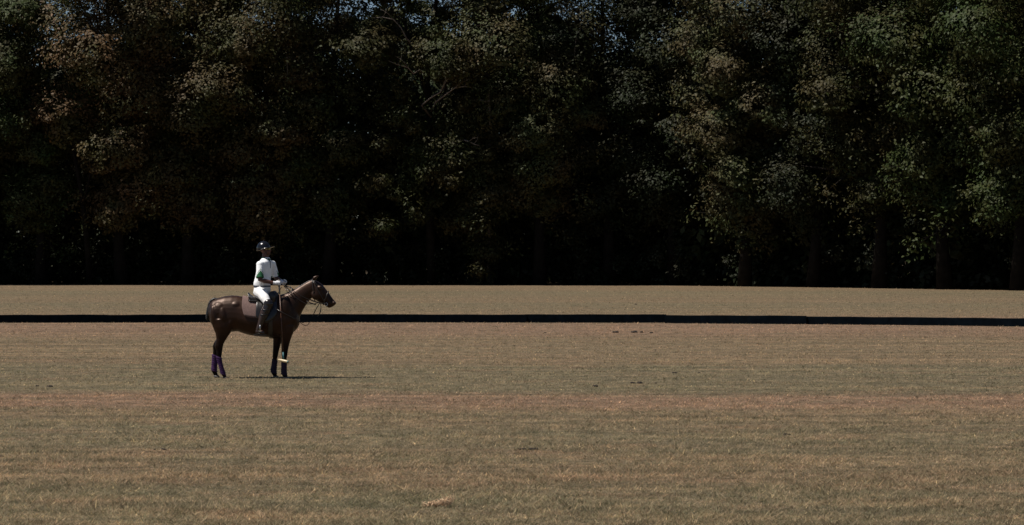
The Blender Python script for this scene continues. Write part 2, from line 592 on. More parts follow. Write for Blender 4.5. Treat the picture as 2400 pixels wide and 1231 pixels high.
# the half bare tree in the middle, with sunlit dead limbs
def bare_tree():
    Y0 = place(985, 2.5)
    s = FPX / Y0.y
    t = empty('tree', Y0)
    P = lambda px, py, dy=0.0: Vector(((px - 985) / s, dy, (HOR - py) / s + CAMH + .06))
    tr = MB().tube([P(1010, 660, 1.5), P(1005, 480, 1.4), P(1012, 330, 1.0), P(1000, 190, .5), P(1010, 80, .5), P(1025, -20, .5), P(1040, -110, .5)],
                   [.36, .31, .28, .24, .19, .13, .06], 10)
    tr.tube([P(1012, 300), P(1050, 190, -.5), P(1075, 130, -.9), P(1088, 60, -1), P(1095, -20, -1), P(1100, -90, -1)], [.15, .14, .12, .10, .07, .03], 8)
    tr.tube([P(1003, 230), P(960, 100, .8), P(940, 20, 1.2), P(930, -60, 1.4)], [.18, .15, .11, .05], 7)
    tr.build('trunk', M_BARK, t)
    limbs = [
        [(1003, 180, -.3), (985, 168, -1.0), (972, 178, -1.4), (960, 165, -1.7), (935, 158, -1.9), (915, 150, -2.2)],
        [(1010, 262, -.3), (1022, 243, -1.1), (1045, 228, -1.6), (1068, 212, -1.9), (1090, 209, -2.1), (1105, 212, -2.4)],
        [(1010, 275, -.3), (990, 250, -1.2), (1010, 236, -1.7), (1035, 222, -2.0), (1046, 200, -2.2), (1060, 184, -2.4)],
        [(985, 120, .2), (955, 95, -.6), (942, 70, -1.0), (925, 52, -1.3), (900, 48, -1.6), (880, 50, -1.8)],
        [(1090, 70, -1.0), (1140, 62, -1.4), (1170, 55, -1.6), (1185, 48, -1.7), (1200, 40, -1.8)],
        [(1020, 345, -.3), (1060, 338, -1.1), (1085, 331, -1.7), (1100, 336, -2.1), (1112, 342, -2.3), (1126, 347, -2.5)]]
    for i, l in enumerate(limbs):
        r = (.075, .064, .055, .045, .033, .013)
        m = MB().tube([P(q[0], q[1], q[2] - .8 * min(1, j0 / 2)) for j0, q in enumerate(l)], [r[min(j, 5)] for j in range(len(l))], 7)
        a, b_ = [P(q[0], q[1], q[2] - .8) for q in l[-3:-1]]
        m.tube([a, a + (b_ - a) * .6 + Vector((.1, -.2, .35)), a + (b_ - a) * 1.4 + Vector((.2, -.3, .55))], [.03, .02, .008], 5)
        m.tube([b_, b_ + Vector((.25, -.1, .3)), b_ + Vector((.35, -.2, .7))], [.02, .014, .006], 5)
        m.build('limb', M_PALEBARK, t)
    g = np.random.default_rng(55)
    cen, rad = [], []
    for px, py, r in [(900, 90, 1.0), (925, 210, 1.5), (880, 260, 1.5), (960, 300, 1.5), (1000, 350, 1.4), (1060, 290, 1.2), (1095, 120, 1.2), (1040, 40, 1.3), (1120, 20, 1.4),
                      (985, 20, 1.1), (910, 330, 1.6), (950, 400, 1.7), (1050, 420, 1.6), (1130, 420, 1.4), (880, 420, 1.5), (980, 480, 1.6), (1060, 520, 1.5), (900, 520, 1.6),
                      (1075, 160, .8), (1000, -60, 1.5), (1080, -80, 1.5), (920, -40, 1.2), (860, -20, 1.2), (900, 20, 1.0), (950, -30, 1.2), (875, 60, .9), (1150, 90, 1.2), (1160, 410, 1.1), (1145, 370, 1.0), (1150, 470, 1.4), (1140, 560, 1.5), (1150, 620, 1.2)]:
        for _ in range(4):
            c = P(px + g.normal() * 18, py + g.normal() * 18, g.normal() * 1.0 + (.9 if py < 300 else -.6))
            cen.append(tuple(c))
            rad.append(r * (.5 + .45 * g.random()))
    V, rnd = leaf_cloud(np.array(cen), np.array(rad), 330, .125, g, .6)
    cr = link('crown', leaf_mesh(V, rnd), None, t)
    cr.color = OLIVE + (1,)
    tag(t, 'half bare tree with pale sunlit dead limbs and a sky gap beside it', 'tree', 'trees along the edge of the wood')
    # pale lit stem of the next tree
    return t


bare_tree()


def low_limb():
    """Long dark limb sweeping low on the right, and a leaning stem on the left."""
    o = place(2060, 4.5)
    s = FPX / o.y
    P = lambda px, py, dy=0.0: Vector(((px - 2060) / s, dy, (HOR - py) / s + CAMH + .06))
    m = MB().tube([P(1890, 385, 3), P(1975, 400, .6), P(2010, 412, .1), (P(2060, 420)), P(2095, 412), P(2125, 388, .4), P(2150, 350, 1.2), P(2165, 300, 2)],
                  [.04, .11, .14, .16, .17, .17, .16, .14], 8)
    m.tube([P(2150, 350, 1.2), P(2185, 480, 2.5), P(2195, 662, 3)], [.16, .22, .26], 8)
    t = m.build('low_bough', M_BARK)
    t.location = o
    tag(t, 'long dark bough sagging low and curving up at the wood\'s edge', 'bough')
    o = place(185, 1.5)
    s = FPX / o.y
    P = lambda px, py, dy=0.0: Vector(((px - 185) / s, dy, (HOR - py) / s + CAMH + .06))
    m = MB().tube([P(205, 664, 1), P(198, 540, .6), P(190, 450), P(178, 385), P(165, 330, .4), P(150, 250, 1)], [.24, .20, .17, .14, .1, .05], 8)
    m.tube([P(194, 480, .1), P(212, 410, -.2), P(225, 350), P(230, 290, .4)], [.1, .08, .06, .03], 6)
    t = m.build('leaning_stem', M_BARK)
    t.location = o
    tag(t, 'thin leaning forked stem low at the far left of the wood', 'tree')
    o = place(1148, 2.2)
    s = FPX / o.y
    P = lambda px, py, dy=0.0: Vector(((px - 1148) / s, dy, (HOR - py) / s + CAMH + .06))
    m = MB().tube([P(1143, 664, 5), P(1146, 480, 3.6), P(1147, 345, 1.4), P(1149, 290, .3), P(1146, 235), P(1140, 170, .6)], [.16, .14, .13, .12, .11, .06], 9)
    m.tube([P(1146, 240), P(1125, 234, .1), P(1105, 236, .3)], [.09, .08, .05], 6)
    t = m.build('dead_trunk', M_PALEBARK)
    t.location = o
    tag(t, 'straight pale dead trunk standing right of the bare limbs', 'tree trunk')


low_limb()


def deep_wood():
    """Trees behind the front row that read as one mass."""
    Vs, Rs = [], []
    wood = MB()
    g = np.random.default_rng(9)
    for row, (dy, n, H, per, size) in enumerate([(12, 24, 21, 21, .36), (21, 22, 22, 15, .44), (33, 20, 22.5, 12, .52)]):
        for i in range(n):
            px = -650 + (i + .5 * (row % 2) + g.random() * .5) * 3700 / n
            h = H * (0.86 + .24 * g.random())
            o = place(px, dy + g.random() * 4)
            w, V, r = tree_parts(900 + row * 50 + i, h, 5.0, 1.0, per, size, 9, 1.0, 14, 0.9)
            V = V + np.array(tuple(o))
            Vs.append(V)
            Rs.append(r * .9)
            lo = len(wood.v)
            wood.v += [(a + o.x, b + o.y, c + o.z) for a, b, c in w.v]
            wood.f += [tuple(k + lo for k in q) for q in w.f]
    V = np.concatenate(Vs)
    o = link('deep_wood', leaf_mesh(V, np.concatenate(Rs), 'deep_wood'))
    o.color = (.030, .036, .016, 1)
    tag(o, 'dark mass of trees behind the front row', 'wood', kind='stuff')
    s = link('deep_wood_stems', wood.mesh('deep_wood_stems'), M_BARK)
    tag(s, 'dark stems and boughs of the trees behind the front row', 'wood', kind='stuff')


deep_wood()


def undergrowth():
    g = np.random.default_rng(31)
    cen, rad = [], []
    for i in range(900):
        px = -650 + g.random() * 3700
        back = 7.0 + g.random() ** .8 * 16
        o = place(px, back)
        h = (0.6 + (back - 6) * .5) * (0.3 + .9 * g.random())
        cen.append((o.x, o.y, min(h, 6.5)))
        rad.append(.8 + .8 * g.random())
    for i in range(420):
        o = place(-900 + g.random() * 4200, 9 + g.random() * 34)
        cen.append((o.x, o.y, .25 + .3 * g.random()))
        rad.append(1.3 + .9 * g.random())
    for i in range(420):
        o = place(-900 + g.random() * 4200, 22 + g.random() * 22)
        cen.append((o.x, o.y, .4 + 3.6 * g.random()))
        rad.append(1.3 + .9 * g.random())
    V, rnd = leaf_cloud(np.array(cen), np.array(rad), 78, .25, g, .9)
    # brambles and saplings in front of the trunks, low to head height and above
    cen, rad = [], []
    for i in range(330):
        px = -650 + g.random() * 3700
        if px > 1620 and i % 3: continue
        o = place(px, 4.4 + g.random() * 3.4)
        cen.append((o.x, o.y, .2 + 5.6 * g.random() ** 1.3))
        rad.append(.7 + .8 * g.random())
    V2, rnd2 = leaf_cloud(np.array(cen), np.array(rad), 210, .11, g, .8)
    V, rnd = np.concatenate([V, V2]), np.concatenate([rnd, rnd2])
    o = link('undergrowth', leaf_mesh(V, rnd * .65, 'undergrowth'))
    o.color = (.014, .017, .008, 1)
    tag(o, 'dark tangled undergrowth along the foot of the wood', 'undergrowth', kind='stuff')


undergrowth()

# ------------------------------------------------------------------ sideboards along the field
M_BOARD = simple('board_paint', (.0026, .0044, .0066), 0.9, 0.4, 5, 0.25, 40, 0.03)
M_STAKE = simple('stake', (.06, .05, .04), 0.8, 0.3, 12)


def sideboards():
    rows_px = [-1500, -700, 0, 700, 1300, 1560, 1885, 2215, 2545, 3300, 4000]
    rows_y = [757.6, 757.4, 757, 755.6, 756.6, 757.6, 760.4, 763.4, 767.5, 777, 787]
    seams = [1560 + 328 * k for k in range(-8, 5)]
    root = empty('sideboard_fence', spot(1200, 756.6))
    tag(root, 'low dark painted sideboard running across the dry field behind the horse', 'sideboard')
    g = np.random.default_rng(4)
    for a, b_ in zip(seams[:-1], seams[1:]):
        A, B = spot(a, np.interp(a, rows_px, rows_y)), spot(b_, np.interp(b_, rows_px, rows_y))
        dv = B - A
        ang = math.atan2(dv.y, dv.x)
        M = Matrix.Rotation(ang, 3, 'Z') @ Matrix.Rotation(g.normal() * .002, 3, 'Y')
        c = (A + B) / 2 - root.location
        c.z = .128 + g.normal() * .008
        c.y += .022 * (1 if round((a - 1560) / 328) % 2 else -1)
        h, w, ln = .282, .04, dv.length + .06
        m = MB()
        # plank with a rounded top edge and slight bow
        rings = []
        for i in range(13):
            u = i / 12 - .5
            bow = .012 * math.sin(i * 1.3 + a)
            prof = [(-w / 2, -h / 2), (w / 2, -h / 2), (w / 2, h / 2 - .012), (w / 4, h / 2), (-w / 4, h / 2), (-w / 2, h / 2 - .012)]
            rings.append([c + M @ Vector((u * ln, p[0], p[1] + bow * .35)) for p in prof])
        m.rings(rings)
        m.build('board', M_BOARD, root, smooth=False)
        for u in (-.42, .42):
            MB().tube([c + M @ Vector((u * ln, .045, -.30)), c + M @ Vector((u * ln, .045, .09))], .016, 8).build('stake', M_STAKE, root)


sideboards()

# ------------------------------------------------------------------ horse and rider: shared local frame
# lateral measures were read off an enlarged view of the photograph: 426 units per metre, origin between the hooves
K = 426.0
HORSE_AT = Vector(((640.3 - 1200) * 44 / FPX, 44.0, 0.0))
U = lambda cx: (cx - 600) / K
W = lambda cy: (1150 - cy) / K
Pt = lambda cx, cy, y=0.0: Vector((U(cx), y, W(cy)))


def loft(mb, secs, n=18, ex=1.0, yaw=0.0, egg=0.5):
    """secs: (cx1, cy1, cx2, cy2, y, half width); an oval ring through each pair of outline points."""
    rings = []
    for (x1, y1, x2, y2, y, w) in secs:
        a, b_ = Pt(x1, y1, y), Pt(x2, y2, y)
        c, h = a + (b_ - a) * egg, (a - b_)
        ring = []
        for k in range(n):
            t = 2 * math.pi * k / n
            ct, s = math.cos(t), math.sin(t)
            if ex != 1.0:
                ct = math.copysign(abs(ct) ** ex, ct)
                s = math.copysign(abs(s) ** ex, s)
            off = h * ct * (egg if ct > 0 else 1 - egg) + Vector((0, w * s, 0))
            if yaw:
                off = Matrix.Rotation(yaw, 3, 'Z') @ off
            ring.append(c + off)
        rings.append(ring)
    mb.rings(rings)
    return mb


TORSO = [  # cx, top, bottom, half width
    (97, 585, 655, .07), (108, 562, 710, .15), (130, 543, 745, .19), (170, 526, 775, .222), (225, 511, 795, .240), (280, 505, 790, .245),
    (325, 508, 785, .248), (370, 518, 803, .262), (430, 532, 819, .285), (500, 538, 828, .295), (560, 530, 831, .287), (620, 508, 836, .262),
    (680, 495, 828, .235), (730, 503, 812, .215), (768, 538, 786, .175), (792, 590, 758, .125), (806, 640, 728, .06)]


EGG = 0.60            # the barrel is widest below its middle


def torso_at(cx):
    xs = [t[0] for t in TORSO]
    return [float(np.interp(cx, xs, [t[k] for t in TORSO])) for k in (1, 2, 3)]


def torso_pt(cx, th, off):
    top, bot, w = torso_at(cx)
    c, h = top + (bot - top) * EGG, (bot - top) / K * (EGG if math.cos(th) > 0 else 1 - EGG)
    return Vector((U(cx), (w + off) * math.sin(th), W(c) + (h + off) * math.cos(th)))


# coat: dark bay with black points
M_COAT, nt, N, L, b = new_mat('bay_coat')
tc = N.new('ShaderNodeTexCoord').outputs['Object']
sep = N.new('ShaderNodeSeparateXYZ')
L.new(tc, sep.inputs[0])
nb = noise(N, L, tc, 3.2, 4)
base = ramp(N, L, nb, [(0.3, (.0055, .0020, .0009)), (0.52, (.0140, .0050, .0021)), (0.75, (.0290, .0105, .0042))])
hz = mth(N, L, 'ADD', sep.outputs[2], mth(N, L, 'MULTIPLY', mth(N, L, 'SUBTRACT', nb, .5), .25))
pts_ = ramp(N, L, hz, [(0.50, 1.0), (0.86, 0.0)])
base = mix(N, L, base, (.0060, .0042, .0036), pts_)
L.new(base, b.inputs['Base Color'])
b.inputs['Roughness'].default_value = 0.43
L.new(mth(N, L, 'SUBTRACT', .38, mth(N, L, 'MULTIPLY', pts_, .31)), b.inputs['Specular IOR Level'])
b.inputs['Coat Weight'].default_value = 0.03
b.inputs['Specular Tint'].default_value = (.95, .66, .52, 1)
b.inputs['Coat Roughness'].default_value = 0.3
b.inputs['Sheen Roughness'].default_value = 0.4
b.inputs['Sheen Tint'].default_value = (.75, .5, .38, 1)
bp = N.new('ShaderNodeBump')
bp.inputs['Strength'].default_value = 0.22
bp.inputs['Distance'].default_value = 0.012
L.new(noise(N, L, mapping(N, L, tc, (7, 7, 16)), 1.0, 5, 0.6), bp.inputs['Height'])
L.new(bp.outputs[0], b.inputs['Normal'])

M_HAIR = simple('black_hair', (.012, .010, .009), 0.4, 0.4, 60, 0.6, 120)
M_HOOF = simple('grey_hoof', (.085, .078, .072), 0.6, 0.3, 25)
M_HOOFD = simple('dark_hoof', (.045, .040, .036), 0.6, 0.3, 25)
M_EYE = simple('eye', (.006, .004, .003), 0.06, 0.1, 10)
M_PURPLE = simple('purple_wrap', (.034, .007, .054), 0.8, 0.3, 30, 0.5, 120, 0.3)
M_WRAPD = simple('dark_purple_wrap', (.016, .008, .024), 0.7, 0.35, 30, 0.5, 120, 0.3)
M_TACK = simple('black_leather', (.011, .009, .008), 0.28, 0.3, 30, 0.15, 90, 0.5)
M_STRAP = simple('dark_strap', (.020, .014, .011), 0.35, 0.3, 30)
M_STEEL = simple('steel', (.6, .6, .6), 0.2, 0.1, 30, metal=1.0)

horse = empty('horse', HORSE_AT)
tag(horse, 'dark bay polo pony with purple hind leg wraps standing on dry grass', 'horse')

hb = MB()
loft(hb, [(c, t, c, b_, 0, w) for c, t, b_, w in TORSO], 28, 0.97, egg=EGG)
# haunch, thigh, hip point, shoulder, breast on both sides
for s in (-1, 1):
    hb.ball(Pt(190, 640, s * .095), (.180, .140, .215))
    T1 = Matrix.Rotation(math.radians(12), 3, 'Y')
    T2 = Matrix.Rotation(math.radians(-10), 3, 'Y')
    hb.ball(Pt(152, 672, s * .150), (.078, .088, .215), 16, 12, T2)         # back of the thigh
    hb.ball(Pt(222, 668, s * .158), (.098, .108, .200), 16, 12, T2)         # thigh
    hb.ball(Pt(275, 712, s * .172), (.070, .075, .125), 16, 12, T1)         # stifle
    hb.ball(Pt(200, 598, s * .120), (.140, .088, .100), 16, 12)             # croup muscle
    hb.ball(Pt(300, 655, s * .185), (.045, .055, .120), 12, 10, T1)         # flank fold
    hb.ball(Pt(318, 585, s * .132), (.125, .090, .085))
    hb.ball(Pt(690, 620, s * .130), (.155, .105, .24))
    hb.ball(Pt(745, 690, s * .105), (.115, .090, .125))
    hb.ball(Pt(655, 770, s * .130), (.125, .085, .115))
# neck
loft(hb, [(655, 500, 770, 775, 0, .17), (705, 487, 800, 690, 0, .155), (760, 460, 830, 626, 0, .115), (808, 432, 860, 576, 0, .092), (855, 404, 893, 534, 0, .082),
          (890, 387, 912, 518, 0, .080), (908, 385, 930, 510, 0, .075)], 20)
# head
loft(hb, [(900, 392, 905, 500, 0, .070), (920, 384, 918, 524, 0, .088), (952, 398, 934, 545, 0, .104), (984, 420, 962, 560, 0, .100), (1012, 455, 985, 570, 0, .082),
          (1040, 494, 1004, 584, 0, .066), (1062, 526, 1020, 597, 0, .062), (1080, 547, 1036, 604, 0, .060), (1089, 562, 1052, 600, 0, .046), (1090, 572, 1068, 592, 0, .03)], 16)
for s in (-1, 1):
    hb.ball(Pt(1077, 566, s * .045), (.034, .026, .034))           # nostril wing
    hb.ball(Pt(968, 444, s * .088), (.045, .028, .036))            # brow
    hb.ball(Pt(935, 505, s * .078), (.085, .035, .085))            # cheek
    # ears
    e0 = Pt(918, 392, s * .045)
    hb.tube([e0, e0 + Vector((.012, s * .012, .055)), e0 + Vector((.055, s * .016, .078)), e0 + Vector((.092, s * .012, .092))], [.030, .034, .024, .007], 8)
# hind legs: near (towards the camera, y < 0) and far
def leg(secs, y):
    loft(hb, [(a, c, b_, c, y + dy, w) for (a, b_, c, w, dy) in secs], 14)


leg([(112, 300, 690, .12, 0), (135, 300, 750, .115, 0), (156, 272, 800, .094, 0), (162, 243, 842, .068, 0), (154, 222, 878, .056, .0), (150, 216, 900, .054, 0), (162, 211, 935, .042, 0),
     (165, 203, 985, .034, 0), (180, 215, 1050, .032, 0), (191, 230, 1090, .036, 0), (198, 236, 1112, .039, 0), (209, 240, 1130, .034, 0), (216, 250, 1143, .040, 0)], -.135)
leg([(112, 290, 690, .12, 0), (135, 290, 750, .11, 0), (156, 258, 800, .090, 0), (152, 226, 842, .066, 0), (128, 192, 880, .055, .0), (120, 182, 902, .053, 0), (123, 172, 935, .041, 0),
     (119, 157, 985, .034, 0), (116, 152, 1050, .032, 0), (112, 151, 1085, .036, 0), (114, 155, 1104, .038, 0), (124, 160, 1122, .034, 0), (130, 166, 1135, .040, 0)], .135)
# fore legs: near has the pale hoof
leg([(640, 775, 740, .10, 0), (655, 762, 795, .092, 0), (664, 743, 845, .075, 0), (667, 727, 900, .058, 0), (668, 719, 945, .051, 0), (670, 716, 970, .049, 0), (672, 709, 1000, .038, 0),
     (672, 707, 1060, .034, 0), (668, 709, 1098, .039, 0), (669, 712, 1116, .040, 0), (678, 715, 1132, .035, 0), (686, 724, 1146, .042, 0)], -.115)
leg([(590, 700, 740, .10, 0), (592, 690, 795, .09, 0), (594, 666, 850, .074, 0), (593, 650, 905, .056, 0), (591, 638, 950, .050, 0), (590, 635, 972, .048, 0), (590, 627, 1000, .038, 0),
     (584, 620, 1060, .034, 0), (577, 619, 1095, .039, 0), (579, 622, 1112, .039, 0), (588, 624, 1127, .034, 0), (595, 632, 1139, .041, 0)], .115)
body = hb.fuse('body', M_COAT, horse, 0.0125, 4)


def hoof(x1, x2, cyt, x3, x4, cyb, y, mat):
    m = MB()
    loft(m, [(x1, cyt, x2, cyt, y, .042), (x1, (cyt + cyb) / 2, (x2 + x4) / 2, (cyt + cyb) / 2, y, .048), (x3, cyb, x4, cyb, y, .055)], 16)
    m.build('hoof', mat, horse)


hoof(214, 252, 1140, 218, 266, 1151, -.135, M_HOOFD)
hoof(128, 168, 1132, 132, 182, 1151, .135, M_HOOFD)
hoof(684, 726, 1140, 690, 737, 1151, -.115, M_HOOF)
hoof(593, 634, 1136, 598, 642, 1151, .115, M_HOOFD)


def wrap(secs, y, mat, turns):
    """Bandage wound round a lower leg: each turn stands a little proud."""
    cy0, cy1 = secs[0][2], secs[-1][2]
    out = []
    n = turns * 4
    cs = [s[2] for s in secs]
    for i in range(n + 1):
        cy = cy0 + (cy1 - cy0) * i / n
        a = float(np.interp(cy, cs, [s[0] for s in secs]))
        b_ = float(np.interp(cy, cs, [s[1] for s in secs]))
        w = float(np.interp(cy, cs, [s[3] for s in secs]))
        r = 1.5 + 2.2 * (i % 4) / 3 + (random.random() - .5) * .8
        tilt = 6
        out.append((a - r, cy - tilt, b_ + r, cy + tilt, y, w + r / K))
    m = MB()
    loft(m, out, 18)
    return m.build('leg_wrap', mat, horse)


wrap([(161, 203, 982, .040), (170, 208, 1020, .038), (181, 217, 1055, .038), (192, 231, 1095, .042), (199, 237, 1122, .044)], -.135, M_PURPLE, 8)
wrap([(117, 159, 972, .040), (116, 156, 1020, .039), (113, 154, 1060, .039), (110, 153, 1090, .042), (113, 156, 1102, .042)], .135, M_PURPLE, 8)
wrap([(669, 711, 1015, .043), (669, 709, 1060, .040), (667, 710, 1095, .044), (668, 713, 1126, .046)], -.115, M_WRAPD, 7)
wrap([(588, 627, 1008, .043), (583, 622, 1060, .040), (575, 620, 1092, .044), (578, 624, 1116, .045)], .115, M_WRAPD, 7)

# tied-up tail
tm = MB()
tm.tube([Pt(165, 538), Pt(140, 534), Pt(118, 546), Pt(102, 570), Pt(93, 605), Pt(88, 640), Pt(86, 675), Pt(87, 700)], [.028, .030, .029, .024, .024, .032, .034, .016], 10)
for i in range(9):
    a = i * 2.4
    tm.tube([Pt(93, 608), Pt(88 + 6 * math.cos(a), 650, .022 * math.sin(a)), Pt(84 + 12 * math.cos(a), 690 + 8 * random.random(), .03 * math.sin(a))], [.012, .016, .004], 6)
tm.fuse('tail', M_HAIR, horse, .008, 2)
for s in (-1, 1):
    MB().ball(Pt(972, 452, s * .103), (.019, .012, .016)).build('eye', M_EYE, horse)
# hogged mane: a short dense crest
mm = MB()
mm.tube([Pt(x, y + 5) for x, y in [(700, 486), (730, 474), (770, 455), (810, 431), (850, 406), (885, 389), (908, 384), (930, 388)]], [.008, .013, .015, .016, .016, .015, .014, .008], 8)
mm.build('mane', M_HAIR, horse)

# ------------------------------------------------------------------ bridle and reins (taken off the horse as one thing)
bridle = empty('bridle', HORSE_AT)
tag(bridle, 'dark leather bridle with double reins on the pony\'s head', 'bridle')


def band_loop(p1, p2, w, r=.009, name='strap', up=0.0):
    """A strap ring round the head through outline points p1 and p2."""
    a, b_ = Pt(*p1), Pt(*p2)
    c, h = (a + b_) / 2, (a - b_) / 2
    h = h * (1 + .012 / h.length)
    pts = [c + h * math.cos(t) + Vector((0, (w + .010) * math.sin(t), 0)) for t in (2 * math.pi * k / 24 for k in range(25))]
    MB().tube(pts, r, 6).build(name, M_STRAP, bridle)


band_loop((1030, 478), (992, 576), .078, .010, 'noseband')
band_loop((905, 384), (925, 545), .096, .008, 'throatlatch')
band_loop((915, 386), (955, 440), .085, .009, 'browband')
for s in (-1, 1):
    MB().tube([Pt(908, 385, s * .05), Pt(925, 415, s * .092), Pt(955, 470, s * .116), Pt(990, 530, s * .096), Pt(1014, 570, s * .075)], .009, 6).build('cheekpiece', M_STRAP, bridle)
    m = MB()
    c = Pt(1014, 574, s * .076)
    m.tube([c + Vector((.028 * math.cos(t), 0, .028 * math.sin(t))) for t in (2 * math.pi * k / 16 for k in range(17))], .005, 6)
    m.build('bit_ring', M_STEEL, bridle)
    # two reins each side, from hand to bit
    hx, hy = (692, 428) if s > 0 else (686, 432)
    y0 = .02 * s
    MB().tube([Pt(hx, hy, y0), Pt(735, 445, s * .09), Pt(775, 478, s * .135), Pt(820, 508, s * .125), Pt(870, 532, s * .112), Pt(930, 556, s * .108), Pt(1012, 574, s * .078)], .0075, 6).build('rein', M_STRAP, bridle)
    MB().tube([Pt(hx, hy + 4, y0), Pt(728, 470, s * .10), Pt(765, 510, s * .150), Pt(815, 545, s * .138), Pt(862, 572, s * .118), Pt(915, 572, s * .112), Pt(960, 562, s * .102), Pt(1012, 578, s * .078)], .0075, 6).build('rein', M_STRAP, bridle)
# draw rein tie crossing below the jaw and its hanging ends
MB().tube([Pt(862, 550, -.10), Pt(900, 566, -.06), Pt(935, 577, -.05)], .010, 6).build('strap', M_STRAP, bridle)
MB().tube([Pt(965, 566, -.09), Pt(950, 590, -.09), Pt(932, 622, -.085), Pt(918, 652, -.08), Pt(910, 666, -.08)], [.008, .009, .009, .009, .005], 6).build('hanging_strap', M_STRAP, bridle)
MB().tube([Pt(972, 566, -.088), Pt(976, 600, -.09), Pt(972, 630, -.09), Pt(962, 652, -.088), Pt(950, 668, -.086)], [.007, .007, .011, .009, .005], 6).build('hanging_strap', M_STRAP, bridle)
# loose rein bight hanging by the hands
MB().tube([Pt(690, 432, -.02), Pt(705, 465, -.10), Pt(722, 488, -.12), Pt(742, 480, -.14), Pt(752, 455, -.12), Pt(735, 436, -.06)], .006, 6).build('rein', M_STRAP, bridle)
MB().tube([Pt(672, 440, -.14), Pt(655, 470, -.18), Pt(642, 492, -.20)], .006, 6).build('rein', M_STRAP, bridle)

# breast strap and its loop
bs = empty('breastplate', HORSE_AT)
tag(bs, 'thin dark breast strap with a loose loop in front of the pony\'s chest', 'breastplate')
for s in (-1, 1):
    MB().tube([torso_pt(640, s * 1.15, .045), Pt(690, 640, s * .275), Pt(740, 668, s * .235), Pt(780, 690, s * .15), Pt(806, 702, s * .03)], .010, 6).build('strap', M_STRAP, bs)
MB().tube([Pt(800, 702, -.05), Pt(815, 718, -.06), Pt(832, 732, -.06), Pt(852, 741, -.06), Pt(870, 737, -.06), Pt(880, 725, -.06), Pt(884, 708, -.06)], .0065, 6).build('loop', M_STRAP, bs)
MB().tube([Pt(802, 706, -.03), Pt(830, 718, -.05), Pt(842, 716, -.05)], .007, 6).build('loop', M_STRAP, bs)

# ------------------------------------------------------------------ saddle
M_PAD, nt, N, L, b = new_mat('quilted_pad')
tc = N.new('ShaderNodeTexCoord').outputs['Object']
sp = N.new('ShaderNodeSeparateXYZ')
L.new(tc, sp.inputs[0])
sx = mth(N, L, 'SINE', mth(N, L, 'MULTIPLY', sp.outputs[0], 210.0))
sz = mth(N, L, 'SINE', mth(N, L, 'MULTIPLY', sp.outputs[2], 210.0))
q = mth(N, L, 'MAXIMUM', mth(N, L, 'ABSOLUTE', sx), mth(N, L, 'ABSOLUTE', sz))
q = mth(N, L, 'POWER', q, 8.0)
q = mth(N, L, 'SUBTRACT', 1.0, q)
L.new(mix(N, L, ramp(N, L, noise(N, L, tc, 30), [(.3, (.195, .122, .107)), (.7, (.265, .170, .148))]), (.055, .035, .030),
          mth(N, L, 'MULTIPLY', mth(N, L, 'SUBTRACT', 1.0, q), .55)), b.inputs['Base Color'])
b.inputs['Roughness'].default_value = .95
bp = N.new('ShaderNodeBump')
bp.inputs['Distance'].default_value = .006
L.new(q, bp.inputs['Height'])
L.new(bp.outputs[0], b.inputs['Normal'])

saddle = empty('saddle', HORSE_AT)
tag(saddle, 'black leather polo saddle over a brown quilted pad on the pony\'s back', 'saddle')


def shell(name, mat, x0, x1, edge, off, thick, parent, nx=18, nt_=28, sides=(-1, 1)):
    """Sheet lying on the barrel; edge(cx) gives how far down (angle) it reaches on both sides."""
    outer, inner = [], []
    for i in range(nx + 1):
        cx = x0 + (x1 - x0) * i / nx
        e = edge((cx - x0) / (x1 - x0))
        outer.append([torso_pt(cx, -e + 2 * e * j / nt_, off + thick) for j in range(nt_ + 1)])
        inner.append([torso_pt(cx, -e + 2 * e * j / nt_, off) for j in range(nt_ + 1)])
    m = MB()
    rings = [o + i_[::-1] for o, i_ in zip(outer, inner)]
    m.rings(rings)
    return m.build(name, mat, parent)


def pad_edge(u):
    return 1.40 * (1 - .30 * max(0, (.12 - u) / .12) ** 2.2) * (1 - .12 * max(0, (u - .9) / .1) ** 2)


shell('saddle_pad', M_PAD, 366, 610, pad_edge, .012, .016, saddle, 30)
shell('flap', M_TACK, 478, 640, lambda u: 1.0 + .62 * math.sin(math.pi * (0.1 + .8 * u)) ** .6, .032, .014, saddle, 20)
shell('girth', M_STRAP, 572, 606, lambda u: math.pi * .985, .010, .012, saddle, 4, 48)
sm = MB()
